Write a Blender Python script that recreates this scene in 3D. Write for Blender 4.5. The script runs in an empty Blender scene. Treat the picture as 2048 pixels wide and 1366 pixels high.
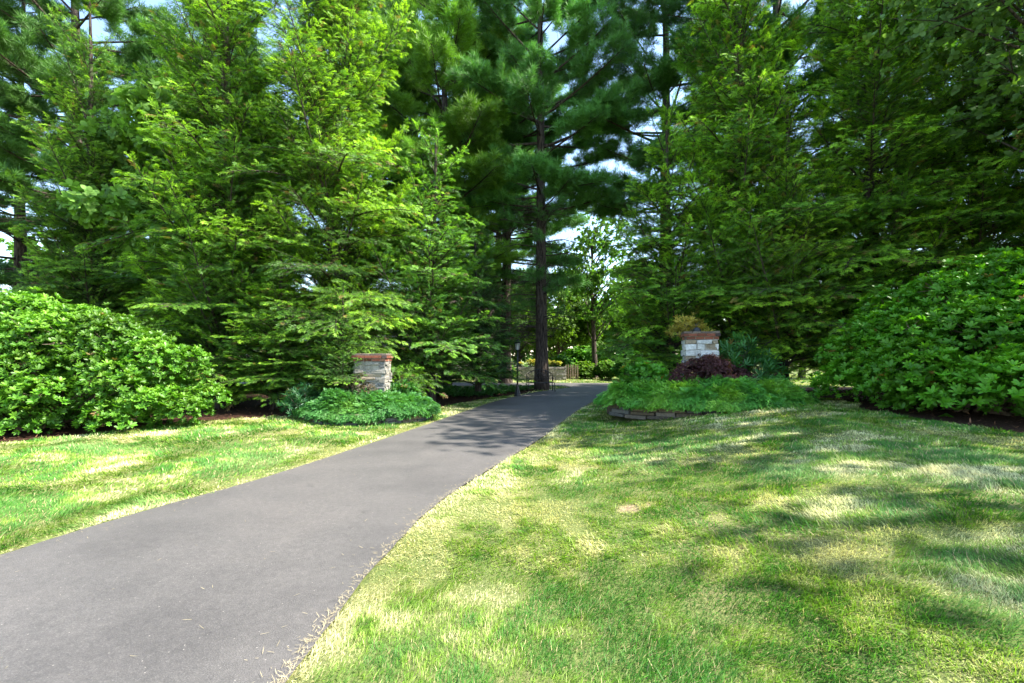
import bpy, math, random
import numpy as np
from mathutils import Vector, Matrix
R = math.radians
sc = bpy.context.scene
C = sc.collection
# ------------------------------------------------------------ camera, sky, sun, exposure
EYE = 1.6
cam = bpy.data.objects.new('camera', bpy.data.cameras.new('camera')); C.objects.link(cam)
cam.location = (0, 0, EYE); cam.rotation_euler = (R(90), 0, 0)
cam.data.lens = 16.0; cam.data.sensor_width = 36.0
cam.data.shift_y = 29 / 2048
cam.data.clip_start = 0.05; cam.data.clip_end = 3000
sc.camera = cam
SUN_EL = R(49); SUN_AZ = R(96)          # azimuth clockwise from +Y
sdir = Vector((math.sin(SUN_AZ) * math.cos(SUN_EL), math.cos(SUN_AZ) * math.cos(SUN_EL), math.sin(SUN_EL)))
sl = bpy.data.lights.new('sun', 'SUN'); sl.energy = 5.0; sl.angle = R(0.6); sl.color = (1.0, 0.95, 0.86)
sun = bpy.data.objects.new('sun', sl); C.objects.link(sun)
sun.rotation_euler = sdir.to_track_quat('Z', 'Y').to_euler(); sun.location = (20, 5, 30)
w = bpy.data.worlds.new('World'); sc.world = w; w.use_nodes = True
wn = w.node_tree
sky = wn.nodes.new('ShaderNodeTexSky'); sky.sky_type = 'NISHITA'; sky.sun_disc = False
sky.sun_elevation = SUN_EL; sky.sun_rotation = SUN_AZ; sky.air_density = 1.1; sky.dust_density = 0.6
wn.links.new(sky.outputs[0], wn.nodes['Background'].inputs[0]); wn.nodes['Background'].inputs[1].default_value = 0.15
sc.view_settings.view_transform = 'Standard'; sc.view_settings.look = 'None'
sc.view_settings.exposure = 1.95; sc.view_settings.gamma = 1.0
sc.render.engine = 'CYCLES'
sc.cycles.max_bounces = 5; sc.cycles.diffuse_bounces = 3; sc.cycles.transmission_bounces = 3; sc.cycles.glossy_bounces = 2
sc.cycles.transparent_max_bounces = 4
F = 910.0
def P(px, py, Y): return Vector(((px - 1024) / F * Y, Y, EYE + (712 - py) / F * Y))

# ------------------------------------------------------------ numpy helpers
rng = np.random.default_rng(7)
def lattice(seed, n=256): return np.random.default_rng(seed).random((n, n))
LT = [lattice(100 + i) for i in range(4)]
def vnoise(x, y, s=1.0, k=0):
    x = np.asarray(x, float) / s + 37.3; y = np.asarray(y, float) / s + 81.7
    xi = np.floor(x).astype(int); yi = np.floor(y).astype(int)
    fx = x - xi; fy = y - yi; fx = fx * fx * (3 - 2 * fx); fy = fy * fy * (3 - 2 * fy)
    L = LT[k]; a = L[xi % 256, yi % 256]; b = L[(xi + 1) % 256, yi % 256]; c = L[xi % 256, (yi + 1) % 256]; d = L[(xi + 1) % 256, (yi + 1) % 256]
    return (a * (1 - fx) + b * fx) * (1 - fy) + (c * (1 - fx) + d * fx) * fy
def fnoise(x, y, s, k=0): return 0.55 * vnoise(x, y, s, k) + 0.3 * vnoise(x, y, s / 2.1, (k + 1) % 4) + 0.15 * vnoise(x, y, s / 4.7, (k + 2) % 4)
def sstep(a, b, x): t = np.clip((x - a) / (b - a), 0, 1); return t * t * (3 - 2 * t)
def mesh_np(name, verts, faces, col=None, smooth=False):
    """faces: (n,k) int array"""
    me = bpy.data.meshes.new(name)
    verts = np.ascontiguousarray(verts, np.float32); faces = np.ascontiguousarray(faces, np.int32)
    n, k = faces.shape
    me.vertices.add(len(verts)); me.vertices.foreach_set('co', verts.ravel())
    me.loops.add(n * k); me.loops.foreach_set('vertex_index', faces.ravel())
    me.polygons.add(n); me.polygons.foreach_set('loop_start', np.arange(0, n * k, k, dtype=np.int32))
    me.polygons.foreach_set('loop_total', np.full(n, k, np.int32))
    if smooth: me.polygons.foreach_set('use_smooth', np.ones(n, bool))
    if col is not None:
        a = me.attributes.new('Col', 'FLOAT_COLOR', 'POINT')
        c4 = np.ones((len(verts), 4), np.float32); c4[:, :3] = col; a.data.foreach_set('color', c4.ravel())
    me.update(calc_edges=True)
    return me
def frames(d, up):
    """rotation matrices (n,3,3) with columns x=d, z~up"""
    d = d / np.maximum(np.linalg.norm(d, axis=1, keepdims=True), 1e-9)
    y = np.cross(up, d); y /= np.maximum(np.linalg.norm(y, axis=1, keepdims=True), 1e-9)
    z = np.cross(d, y)
    return np.stack([d, y, z], axis=2)
def scatter(name, tmpl, pos, M, size, col, smooth=False):
    """tmpl=(verts(n,3), quads(m,4), tint(n)) ; size (N,) or (N,3)"""
    tv, tq, tt = tmpl; N = len(pos)
    size = np.asarray(size, float); 
    if size.ndim == 1: size = np.repeat(size[:, None], 3, axis=1)
    v = np.einsum('nij,nkj->nki', M, tv[None] * size[:, None, :]) + pos[:, None, :]
    q = tq[None] + (np.arange(N) * len(tv))[:, None, None]
    c = np.clip(col[:, None, :] * tt[None, :, None], 0, 1)
    return mesh_np(name, v.reshape(-1, 3), q.reshape(-1, tq.shape[1]), c.reshape(-1, 3), smooth)
def tubes(name, segs, sides=5, col=None):
    """segs: array (n,8): p0 p1 r0 r1"""
    s = np.asarray(segs, float); n = len(s)
    p0, p1, r0, r1 = s[:, 0:3], s[:, 3:6], s[:, 6], s[:, 7]
    d = p1 - p0; up = np.where(np.abs(d[:, 2:3]) > 0.9 * np.linalg.norm(d, axis=1, keepdims=True), [[1., 0, 0]], [[0, 0, 1.]])
    Mx = frames(d, up); a = np.arange(sides) / sides * 2 * np.pi
    ring = np.cos(a)[None, :, None] * Mx[:, None, :, 1] + np.sin(a)[None, :, None] * Mx[:, None, :, 2]
    v = np.concatenate([p0[:, None] + ring * r0[:, None, None], p1[:, None] + ring * r1[:, None, None]], axis=1)
    i = np.arange(sides); q = np.stack([i, (i + 1) % sides, sides + (i + 1) % sides, sides + i], axis=1)
    q = q[None] + (np.arange(n) * 2 * sides)[:, None, None]
    return mesh_np(name, v.reshape(-1, 3), q.reshape(-1, 4), None, True)
class MB:
    def __init__(s): s.v = []; s.f = []
    def box(s, c, size, rot=None, jit=0.0, taper=1.0):
        x, y, z = [a / 2 for a in size]; b = len(s.v); c = Vector(c)
        for k in (-1, 1):
            t = taper if k > 0 else 1
            for i, j in ((-1, -1), (1, -1), (1, 1), (-1, 1)):
                p = Vector((i * x * t, j * y * t, k * z))
                if jit: p += Vector((random.uniform(-jit, jit), random.uniform(-jit, jit), random.uniform(-jit, jit)))
                if rot is not None: p = rot @ p
                s.v.append(tuple(c + p))
        for f in ((3, 2, 1, 0), (4, 5, 6, 7), (0, 1, 5, 4), (1, 2, 6, 5), (2, 3, 7, 6), (3, 0, 4, 7)): s.f.append(tuple(b + k for k in f))
    def tube(s, pts, r, n=8):
        b = len(s.v); pts = [Vector(p) for p in pts]
        rr = r if isinstance(r, (list, tuple)) else [r] * len(pts)
        for i, p in enumerate(pts):
            d = (pts[min(i + 1, len(pts) - 1)] - pts[max(i - 1, 0)]).normalized()
            u = d.cross(Vector((0, 0, 1)) if abs(d.z) < 0.9 else Vector((1, 0, 0))).normalized(); v = d.cross(u)
            for k in range(n):
                a = 2 * math.pi * k / n; s.v.append(tuple(p + (u * math.cos(a) + v * math.sin(a)) * rr[i]))
        for i in range(len(pts) - 1):
            for k in range(n): s.f.append((b + i * n + k, b + i * n + (k + 1) % n, b + (i + 1) * n + (k + 1) % n, b + (i + 1) * n + k))
        s.f.append(tuple(b + k for k in range(n))[::-1]); s.f.append(tuple(b + (len(pts) - 1) * n + k for k in range(n)))
    def mesh(s, name, smooth=False):
        me = bpy.data.meshes.new(name); me.from_pydata(s.v, [], s.f); me.update()
        if smooth: me.polygons.foreach_set('use_smooth', np.ones(len(me.polygons), bool))
        return me
def obj(name, me, m=None, parent=None, bevel=0):
    o = bpy.data.objects.new(name, me); C.objects.link(o)
    if m and me and not me.materials: me.materials.append(m)
    if parent: o.parent = parent
    if bevel:
        b = o.modifiers.new('bevel', 'BEVEL'); b.width = bevel; b.segments = 2; b.limit_method = 'NONE'
    return o
def tag(o, label=None, cat=None, group=None, kind=None):
    if label: o['label'] = label
    if cat: o['category'] = cat
    if group: o['group'] = group
    if kind: o['kind'] = kind
    return o
def thing(name, label, cat, loc=(0, 0, 0), rz=0, group=None, s=1):
    o = bpy.data.objects.new(name, None); C.objects.link(o); o.location = loc; o.rotation_euler = (0, 0, rz)
    o.scale = s if isinstance(s, tuple) else (s, s, s); o.empty_display_size = 0.3
    return tag(o, label, cat, group)

# ------------------------------------------------------------ materials
def mat(name, rough=0.8, spec=0.3):
    m = bpy.data.materials.new(name); m.use_nodes = True; nt = m.node_tree; b = nt.nodes['Principled BSDF']
    b.inputs['Roughness'].default_value = rough; b.inputs['Specular IOR Level'].default_value = spec
    return m, nt, b
def N(nt, t, **k):
    n = nt.nodes.new(t)
    for a, v in k.items(): setattr(n, a, v)
    return n
def noise(nt, scale, detail=6, rough=0.6, coord='Object'):
    tc = N(nt, 'ShaderNodeTexCoord'); n = N(nt, 'ShaderNodeTexNoise')
    n.inputs['Scale'].default_value = scale; n.inputs['Detail'].default_value = detail; n.inputs['Roughness'].default_value = rough
    nt.links.new(tc.outputs[coord], n.inputs['Vector']); return n
def ramp(nt, src, stops):
    r = N(nt, 'ShaderNodeValToRGB'); e = r.color_ramp.elements
    while len(e) < len(stops): e.new(0.5)
    for i, (p, c) in enumerate(stops): e[i].position = p; e[i].color = (*c, 1)
    nt.links.new(src, r.inputs[0]); return r
def mixc(nt, f, a, b, mode='MIX'):
    m = N(nt, 'ShaderNodeMix', data_type='RGBA', blend_type=mode)
    for s, i in ((f, 0), (a, 6), (b, 7)):
        if hasattr(s, 'is_output'): nt.links.new(s, m.inputs[i])
        else: m.inputs[i].default_value = s if i == 0 else (*s, 1)
    return m.outputs[2]
def bump(nt, b, src, strength, dist):
    n = N(nt, 'ShaderNodeBump'); n.inputs['Strength'].default_value = strength; n.inputs['Distance'].default_value = dist
    nt.links.new(src, n.inputs['Height']); nt.links.new(n.outputs[0], b.inputs['Normal'])
def simple(name, stops, scale=8, rough=0.8, spec=0.3, bs=0.4, bd=0.01, detail=6):
    m, nt, b = mat(name, rough, spec); n = noise(nt, scale, detail)
    r = ramp(nt, n.outputs[0], stops); nt.links.new(r.outputs[0], b.inputs['Base Color'])
    if bs: bump(nt, b, n.outputs[0], bs, bd)
    return m
def leafmat(name, rough=0.5, spec=0.35, trans=0.35, tcol=(1.5, 1.6, 0.6)):
    m, nt, b = mat(name, rough, spec)
    at = N(nt, 'ShaderNodeAttribute', attribute_name='Col'); oi = N(nt, 'ShaderNodeObjectInfo')
    c = mixc(nt, 1.0, at.outputs['Color'], oi.outputs['Color'], 'MULTIPLY')
    nt.links.new(c, b.inputs['Base Color'])
    t = N(nt, 'ShaderNodeBsdfTranslucent'); c2 = mixc(nt, 1.0, c, tcol, 'MULTIPLY'); nt.links.new(c2, t.inputs[0])
    mx = N(nt, 'ShaderNodeMixShader'); mx.inputs[0].default_value = trans
    nt.links.new(b.outputs[0], mx.inputs[1]); nt.links.new(t.outputs[0], mx.inputs[2])
    nt.links.new(mx.outputs[0], nt.nodes['Material Output'].inputs[0]); return m
M_hem = leafmat('hemlock_needles', 0.5, 0.3, 0.32)
M_pine = leafmat('pine_needles', 0.5, 0.3, 0.25, (1.2, 1.4, 0.7))
M_rho = leafmat('rhododendron_leaf', 0.45, 0.3, 0.30, (1.4, 1.7, 0.4))
M_leaf = leafmat('broad_leaf', 0.55, 0.2, 0.42)
M_grass = leafmat('grass_blades', 0.55, 0.3, 0.3, (1.2, 1.3, 0.8))
M_dry = leafmat('dry_litter', 0.8, 0.2, 0.1, (1, 1, 1))
M_bark, _nt, _b = mat('bark', .9, .1); _n = noise(_nt, 9, 7, .7); _mp = N(_nt, 'ShaderNodeMapping'); _mp.inputs['Scale'].default_value = (1.6, 1.6, .28)
_nt.links.new(_n.inputs['Vector'].links[0].from_socket, _mp.inputs[0]); _nt.links.new(_mp.outputs[0], _n.inputs['Vector'])
_nt.links.new(ramp(_nt, _n.outputs[0], [(.36, (.015, .011, .009)), (.5, (.065, .05, .04)), (.7, (.15, .12, .10))]).outputs[0], _b.inputs['Base Color']); bump(_nt, _b, _n.outputs[0], 1.0, .06)
M_twig = simple('twig_bark', [(0.3, (0.09, 0.065, 0.045)), (0.7, (0.2, 0.16, 0.12))], 20, 0.9, 0.1, 0.3)
M_darktwig = simple('dead_twig', [(0.3, (0.03, 0.024, 0.02)), (0.7, (0.08, 0.065, 0.05))], 20, 0.9, 0.1, 0.3)
M_iron = simple('black_iron', [(0.3, (0.008, 0.008, 0.009)), (0.7, (0.02, 0.02, 0.022))], 30, 0.45, 0.5, 0.2, 0.002)

# ------------------------------------------------------------ drive curves and terrain
def catmull(pts, n=14):
    p = [np.array(q, float) for q in pts]; p = [2 * p[0] - p[1]] + p + [2 * p[-1] - p[-2]]; out = []
    for i in range(1, len(p) - 2):
        for t in np.arange(n) / n:
            out.append(0.5 * (2 * p[i] + (p[i + 1] - p[i - 1]) * t + (2 * p[i - 1] - 5 * p[i] + 4 * p[i + 1] - p[i + 2]) * t * t + (3 * p[i] - p[i - 1] - 3 * p[i + 1] + p[i + 2]) * t ** 3))
    out.append(p[-2]); return np.array(out)
EL = catmull([(-5.6, -4), (-5.1, -1), (-4.6, 1.5), (-4.12, 3.66), (-3.8, 4.7), (-3.19, 6.25), (-2.2, 9.84), (-1.4, 13), (-0.44, 16.5), (1.1, 20.2), (2.94, 23.1)])
ER = catmull([(-2.3, -4), (-1.75, -1), (-1.2, 1.3), (-1.1, 2.6), (-1.02, 3.66), (-0.7, 5.33), (0.5, 8.67), (1.25, 11.2), (2.3, 14.5), (4.1, 19.2), (5.6, 22.6)])
FL = catmull([(2.94, 23.1), (3.0, 23.7), (2.2, 24.2), (-1, 24.5), (-8, 24.6), (-25, 24.8)])
FR = catmull([(5.6, 22.6), (6.6, 24.6), (6.9, 26.6), (2, 27.3), (-8, 27.5), (-25, 28.0)])
def xl(y): return np.interp(y, EL[:, 1], EL[:, 0])
def xr(y): return np.interp(y, ER[:, 1], ER[:, 0])
def in_drive(x, y, m=0.0):
    a = (x > xl(y) - m) & (x < xr(y) + m) & (y < 23.2)
    b = (x < 6.7) & (y > 24.5) & (y < 27.4) & (x > -26)
    c = (y >= 23.1) & (y <= 24.6) & (x > 2.9) & (x < 6.5)
    return a | b | c
def H(x, y):
    x = np.asarray(x, float); y = np.asarray(y, float)
    d = x - xr(np.clip(y, -4, 22.6))
    r = 0.52 * sstep(0.1, 5.6, d) * (1 - sstep(13.5, 21, y))
    dl = xl(np.clip(y, -4, 23)) - x
    l = 0.10 * sstep(0.1, 5, dl) * (1 - sstep(8, 14, y))
    dip = np.where(in_drive(x, y, 0.02), -0.03, 0.0)
    near = sstep(0.15, 1.2, np.minimum(np.abs(d), 50)) * sstep(0.15, 1.2, np.abs(dl))
    und = (vnoise(x, y, 1.7, 1) - 0.5) * 0.07 * near * (y < 30)
    return r + l + dip + und
def Hs(x, y): return float(H(np.array([x]), np.array([y]))[0])

def ground_mat():
    m, nt, b = mat('lawn_soil', 0.9, 0.15)
    n1 = noise(nt, 0.9, 8, 0.65); n2 = noise(nt, 30, 5, 0.7)
    a = ramp(nt, n1.outputs[0], [(0.35, (0.05, 0.11, 0.015)), (0.5, (0.12, 0.17, 0.035)), (0.66, (0.26, 0.23, 0.1))])
    c = mixc(nt, 0.5, a.outputs[0], ramp(nt, n2.outputs[0], [(0.3, (0.03, 0.04, 0.012)), (0.7, (0.22, 0.22, 0.09))]).outputs[0])
    at = N(nt, 'ShaderNodeAttribute', attribute_name='Col'); c = mixc(nt, at.outputs['Fac'], c, ramp(nt, n2.outputs[0], [(.35, (.12, .075, .045)), (.65, (.36, .27, .17))]).outputs[0])
    nt.links.new(c, b.inputs['Base Color']); bump(nt, b, n2.outputs[0], 0.8, 0.03); return m
def axis(fine0, fine1, step, ext):
    a = list(np.arange(fine0, fine1, step)); s = step; p = a[-1]; q = a[0]; hi = []; lo = []
    while p < ext: s *= 1.35; p += s; hi.append(p)
    s = step
    while q > -ext: s *= 1.35; q -= s; lo.append(q)
    return np.array(lo[::-1] + a + hi)
gx = axis(-12, 14, 0.09, 700); gy = axis(0.5, 22, 0.09, 900)
GX, GY = np.meshgrid(gx, gy, indexing='ij'); GZ = H(GX, GY)
nx, ny = len(gx), len(gy); idx = np.arange(nx * ny).reshape(nx, ny)
GQ = np.stack([idx[:-1, :-1], idx[1:, :-1], idx[1:, 1:], idx[:-1, 1:]], axis=-1).reshape(-1, 4)
GV = np.stack([GX, GY, GZ], axis=-1).reshape(-1, 3)
GROUND_LATER = True

def drive_mesh():
    n = len(EL); L = EL; Rr = ER; k = 12; V = []; Q = []
    def strip(A, B):
        base = len(V)
        for i in range(len(A)):
            for j in range(k + 1):
                t = j / k; p = A[i] * (1 - t) + B[i] * t
                w_ = (vnoise(p[0] * 1.0, p[1], 0.13, 2) - 0.5) * 0.025 if j in (0, k) else 0
                V.append((p[0] + w_, p[1], 0.0 + 0.004 * math.sin(math.pi * t)))
        for i in range(len(A) - 1):
            for j in range(k): a = base + i * (k + 1) + j; Q.append((a, a + 1, a + k + 2, a + k + 1))
    def rs(A, m):
        s = np.r_[0, np.cumsum(np.linalg.norm(np.diff(A, axis=0), axis=1))]; t = np.linspace(0, s[-1], m)
        return np.stack([np.interp(t, s, A[:, 0]), np.interp(t, s, A[:, 1])], 1)
    strip(rs(EL, 500), rs(ER, 500)); strip(FL, FR)
    return mesh_np('driveway', np.array(V), np.array(Q), None, True)
def asphalt():
    m, nt, b = mat('asphalt', 0.62, 0.35)
    n1 = noise(nt, 130, 4, 0.8); n2 = noise(nt, 1.3, 6, 0.6); n3 = noise(nt, 18, 5, 0.7)
    c = ramp(nt, n1.outputs[0], [(0.3, (0.025, 0.023, 0.022)), (0.55, (0.105, 0.098, 0.092)), (0.75, (0.30, 0.28, 0.26))]).outputs[0]
    c = mixc(nt, 0.5, c, ramp(nt, n2.outputs[0], [(0.3, (0.074, 0.069, 0.065)), (0.5, (0.094, 0.087, 0.081)), (0.7, (0.114, 0.104, 0.096))]).outputs[0])
    c = mixc(nt, 0.35, c, ramp(nt, n3.outputs[0], [(0.35, (0.6, 0.6, 0.6)), (0.65, (1.25, 1.22, 1.2))]).outputs[0], 'MULTIPLY')
    n4 = noise(nt, .55, 4, .6); c = mixc(nt, .8, c, ramp(nt, n4.outputs[0], [(.35, (.74, .74, .75)), (.5, (1, 1, 1)), (.68, (1.14, 1.12, 1.1))]).outputs[0], 'MULTIPLY')
    n5 = noise(nt, 3.1, 7, .7); c = mixc(nt, .7, c, ramp(nt, n5.outputs[0], [(.30, (.62, .62, .63)), (.38, (1, 1, 1)), (.7, (1, 1, 1))]).outputs[0], 'MULTIPLY')
    v = N(nt, 'ShaderNodeTexVoronoi'); v.inputs['Scale'].default_value = 16; tc = N(nt, 'ShaderNodeTexCoord'); nt.links.new(tc.outputs['Object'], v.inputs['Vector'])
    sp = ramp(nt, v.outputs['Distance'], [(0.0, (1, 1, 1)), (0.075, (0, 0, 0))]); 
    c = mixc(nt, sp.outputs[0], c, (0.42, 0.38, 0.33))
    nt.links.new(c, b.inputs['Base Color']); bump(nt, b, n1.outputs[0], 0.75, 0.006); return m
tag(obj('driveway', drive_mesh(), asphalt()), kind='structure')

# polygons of planted ground
MULCH_L = [(-16, 6.6), (-8.9, 7.4), (-8.0, 8.8), (-7.4, 10.4), (-5.9, 11.6), (-4.2, 12.2), (-2.6, 12.9), (-2.1, 14.6), (-1.3, 16.6), (0.0, 18.6), (1.3, 21), (0.8, 22.4), (-6, 22.8), (-20, 21)]
MULCH_R = [(7.6, 5.2), (6.7, 6.6), (6.7, 8.0), (7.5, 10.0), (8.1, 11.3), (7.2, 12.2), (5, 12.7), (3.3, 12.6), (3.9, 15.5), (5.6, 19), (7.6, 23), (26, 23), (26, 3)]
BED_L = [(-5.1, 11.35), (-4.85, 10.95), (-4.3, 10.55), (-3.4, 10.5), (-2.6, 10.8), (-2.15, 11.3), (-2.2, 11.9), (-2.8, 12.5), (-4, 12.9), (-5, 12.4)]
BED_R = [(2.45, 11.2), (2.8, 10.6), (3.6, 10.2), (4.8, 10.0), (6.0, 10.1), (6.6, 10.5), (6.95, 11.1), (6.7, 11.9), (6.0, 12.5), (4.5, 12.7), (3.0, 12.3)]
def pip(x, y, poly):
    r = np.zeros(np.shape(x), bool); n = len(poly)
    for i in range(n):
        x1, y1 = poly[i]; x2, y2 = poly[(i + 1) % n]
        c = ((y1 > y) != (y2 > y)) & (x < (x2 - x1) * (y - y1) / ((y2 - y1) + 1e-12) + x1); r ^= c
    return r
def wob(x, y): return x + (fnoise(x, y, 0.8, 2) - 0.5) * 0.5, y + (fnoise(x, y, 0.8, 3) - 0.5) * 0.5
def planted(x, y):
    a, b = wob(x, y); return pip(a, b, MULCH_L) | pip(a, b, MULCH_R) | pip(x, y, BED_L) | pip(x, y, BED_R)
fc = GV[GQ].mean(axis=1)
M_mulch = simple('mulch', [(0.3, (0.012, 0.006, 0.004)), (0.55, (0.05, 0.024, 0.015)), (0.75, (0.13, 0.07, 0.045))], 45, 0.95, 0.1, 1.0, 0.03)
for poly, nm in ((MULCH_L, 'mulch'), (MULCH_R, 'mulch')):
    a, b = wob(fc[:, 0], fc[:, 1]); sel = GQ[pip(a, b, poly) & ~in_drive(fc[:, 0], fc[:, 1], 0.1)]
    u, inv = np.unique(sel, return_inverse=True); v = GV[u].copy(); v[:, 2] += 0.012
    tag(obj(nm, mesh_np(nm, v, inv.reshape(-1, 4), None, True), M_mulch), kind='structure')

# ------------------------------------------------------------ grass
def blade_t():
    v = np.array([(0, -.5, 0), (0, .5, 0), (.18, -.42, .55), (.18, .42, .55), (.55, -.06, 1), (.55, .06, 1)], float)
    return v, np.array([(0, 1, 3, 2), (2, 3, 5, 4)]), np.array([0.75, 0.75, 1, 1, 1.15, 1.15])
BARE = [(1.16, 4.3, .13, .10)]
def bare(x, y):
    b = np.zeros(np.shape(x))
    for bx, by, rx_, ry_ in BARE: b = np.maximum(b, 1 - sstep(.5, 1.3, np.hypot((x - bx) / rx_, (y - by) / ry_) + (vnoise(x, y, .07, 1) - .5) * 1.8))
    return b
def grass():
    bands = [(1.7, 3.2, 17000, 0.0032, 1.0), (3.2, 5.2, 9000, 0.0048, 1.0), (5.2, 8, 3600, 0.0085, 1.05), (8, 12.5, 1600, 0.014, 1.1), (12.5, 19, 600, 0.024, 1.15), (19, 40, 120, 0.05, 1.2)]
    Ps = []; S = []; 
    for y0, y1, dens, wd, hm in bands:
        x0, x1 = -1.22 * y1, 1.22 * y1; n = int((x1 - x0) * (y1 - y0) * dens)
        x = rng.uniform(x0, x1, n); y = rng.uniform(y0, y1, n)
        wv = (vnoise(x, y, .11, 0) - .62) * .16; k = (np.abs(x) < 1.2 * y + 0.3) & ~((x > xl(y) - wv) & (x < xr(y) + wv) & (y < 23.2)) & ~((y >= 23.1) & in_drive(x, y, 0)) & ~planted(x, y)
        k &= rng.random(n) > .62 * bare(x, y); k &= rng.random(n) < np.clip(0.35 + 1.15 * fnoise(x, y, 0.5, 1), 0.25, 1)
        x, y = x[k], y[k]; Ps.append(np.stack([x, y, H(x, y) - 0.004], 1)); S.append(np.full(len(x), wd)); 
    p = np.concatenate(Ps); wd = np.concatenate(S); n = len(p); x, y = p[:, 0], p[:, 1]
    # real colour patches of the turf: lush, yellow-green, straw
    big = fnoise(x, y, 1.6, 0); mid = fnoise(x, y, 0.55, 2); small = fnoise(x + 9, y, 0.22, 3)
    edge = np.minimum(np.abs(x - xr(y)), np.abs(x - xl(y))) * np.where(y < 23, 1, 9)
    dry = 1.35 * (mid - 0.5) + 0.8 * (big - 0.5) + 1.0 * (small - 0.5) + 0.8 * np.exp(-edge / 0.10) + .6 * bare(x, y)
    r = rng.random(n)
    straw = sstep(0.02, 0.30, dry + 0.30 * (r - 0.5)) ; lush = sstep(0.04, -0.25, dry + 0.1 * (rng.random(n) - 0.5))
    base = np.array([0.17, 0.295, 0.018]); lu = np.array([0.060, 0.19, 0.018]); st = np.array([0.68, 0.62, 0.32]); blu = np.array([0.14, 0.28, 0.065])
    col = base[None] * (1 - lush[:, None]) + lu[None] * lush[:, None]
    bm = (sstep(0.55, 0.75, fnoise(x, y, 0.9, 3)) * 0.8)[:, None]; col = col * (1 - bm) + blu[None] * bm
    col = col * (1 - straw[:, None] * 0.85) + st[None] * straw[:, None] * 0.85
    col *= rng.uniform(0.6, 1.4, (n, 1)); dd = rng.random(n) < 0.09; col[dd] = np.array([0.46, 0.38, 0.18]) * rng.uniform(0.6, 1.2, (dd.sum(), 1))
    h = rng.uniform(0.026, 0.060, n) * (0.7 + 0.7 * vnoise(x, y, 0.35, 0)) * (1 - 0.35 * straw) * (1 + 0.2 * (wd > 0.01)) * (.55 + .9 * vnoise(x, y, .13, 2))
    h *= np.where(edge < 0.08, 0.8, 1)
    # combed direction with swirl
    a = vnoise(x, y, 1.1, 1) * 9 + rng.normal(0, 0.7, n)
    lean = rng.uniform(0.1, 1.25, n)
    z = np.stack([np.cos(a) * np.sin(lean), np.sin(a) * np.sin(lean), np.cos(lean)], 1)
    dx = np.stack([np.cos(a + rng.normal(0, .5, n)), np.sin(a), np.zeros(n)], 1)
    yv = np.cross(z, dx); yv /= np.linalg.norm(yv, axis=1, keepdims=True); xv = np.cross(yv, z)
    M = np.stack([xv, yv, z], 2)
    size = np.stack([h * 0.8, wd * rng.uniform(0.6, 1.3, n), h], 1)
    me = scatter('grass', blade_t(), p, M, size, col)
    tag(obj('grass', me, M_grass), 'short mown lawn grass, patchy green, yellow and straw, beside the driveway', 'grass', kind='stuff')
    # cut blades and straw lying over the asphalt edges and the drive
    m = 2600; yy = 2.0 + 14 * rng.random(m) ** 1.8; side = rng.random(m) < 0.6
    off = np.where(rng.random(m) < .85, np.abs(rng.normal(0, .03, m)), np.abs(rng.normal(0, .14, m))); xx = np.where(side, xr(yy) - off, xl(yy) + off); f = rng.random(m) < 0.035
    xx = np.where(f, xl(yy) + (xr(yy) - xl(yy)) * rng.random(m), xx)
    a = rng.random(m) * 6.28; d = np.stack([np.cos(a), np.sin(a), np.zeros(m)], 1)
    M = frames(np.stack([np.zeros(m), np.zeros(m), np.ones(m)], 1) * 0.05 + d, np.tile([[0, 0, 1.]], (m, 1)))
    M2 = np.stack([M[:, :, 2], M[:, :, 1], M[:, :, 0]], 2)
    c = np.array([[0.5, 0.42, 0.24]]) * rng.uniform(0.6, 1.2, (m, 1))
    me = scatter('grass_clippings', blade_t(), np.stack([xx, yy, np.full(m, 0.008)], 1), M2, np.stack([np.full(m, .01), 0.0016 * (1 + yy / 8), rng.uniform(0.012, 0.06, m)], 1), c)
    tag(obj('grass_clippings', me, M_dry), 'dry straw clippings scattered along the asphalt edges', 'clippings', kind='stuff')
grass()
bv = bare(GX, GY).reshape(-1, 1); tag(obj('ground', mesh_np('ground', GV, GQ, np.repeat(bv, 3, axis=1), True), ground_mat()), kind='structure')

# ------------------------------------------------------------ foliage templates (all quads)
def frond_t(nt_=9, w=0.036, seed=0):
    r = np.random.default_rng(seed); V = []; Q = []; T = []
    def dia(b, d, L, hw, t0):
        d = np.array(d, float); d /= np.linalg.norm(d); s = np.array([-d[1], d[0], 0]); k = len(V); m = b + d * L * 0.45
        V.extend([b, m - s * hw, b + d * L - np.array([0, 0, 0.10 * L]), m + s * hw]); Q.append((k, k + 1, k + 2, k + 3)); T.extend([0.8 * t0, t0, 1.3 * t0, t0])
    for i in range(nt_):
        t = 0.04 + 0.9 * i / nt_
        for sd in (-1, 1):
            tt = t + (0.04 if sd > 0 else 0); b = np.array([tt, 0, -0.16 * tt * tt]); L = (0.40 * (1 - tt) ** 0.75 + 0.07) * r.uniform(0.8, 1.2)
            a = R(58 - 22 * tt + r.uniform(-7, 7)); d = (math.cos(a), sd * math.sin(a), -0.15 + r.uniform(-.1, .1)); dia(b, d, L, w * r.uniform(.8, 1.3), 0.85 + 0.35 * tt)
            if L > 0.26:
                b2 = b + np.array(d) * L * 0.45
                for s2 in (-1, 1): dia(b2, (math.cos(a + s2 * .8), sd * math.sin(a + s2 * .8), -0.2), L * 0.42, w * .8, 1.0)
    dia(np.array([0.0, 0, 0]), (1, 0, -0.08), 0.6, 0.016, 0.7); dia(np.array([0.5, 0, -0.04]), (1, 0, -0.22), 0.55, w, 1.2)
    return np.array(V), np.array(Q), np.array(T)
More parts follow.
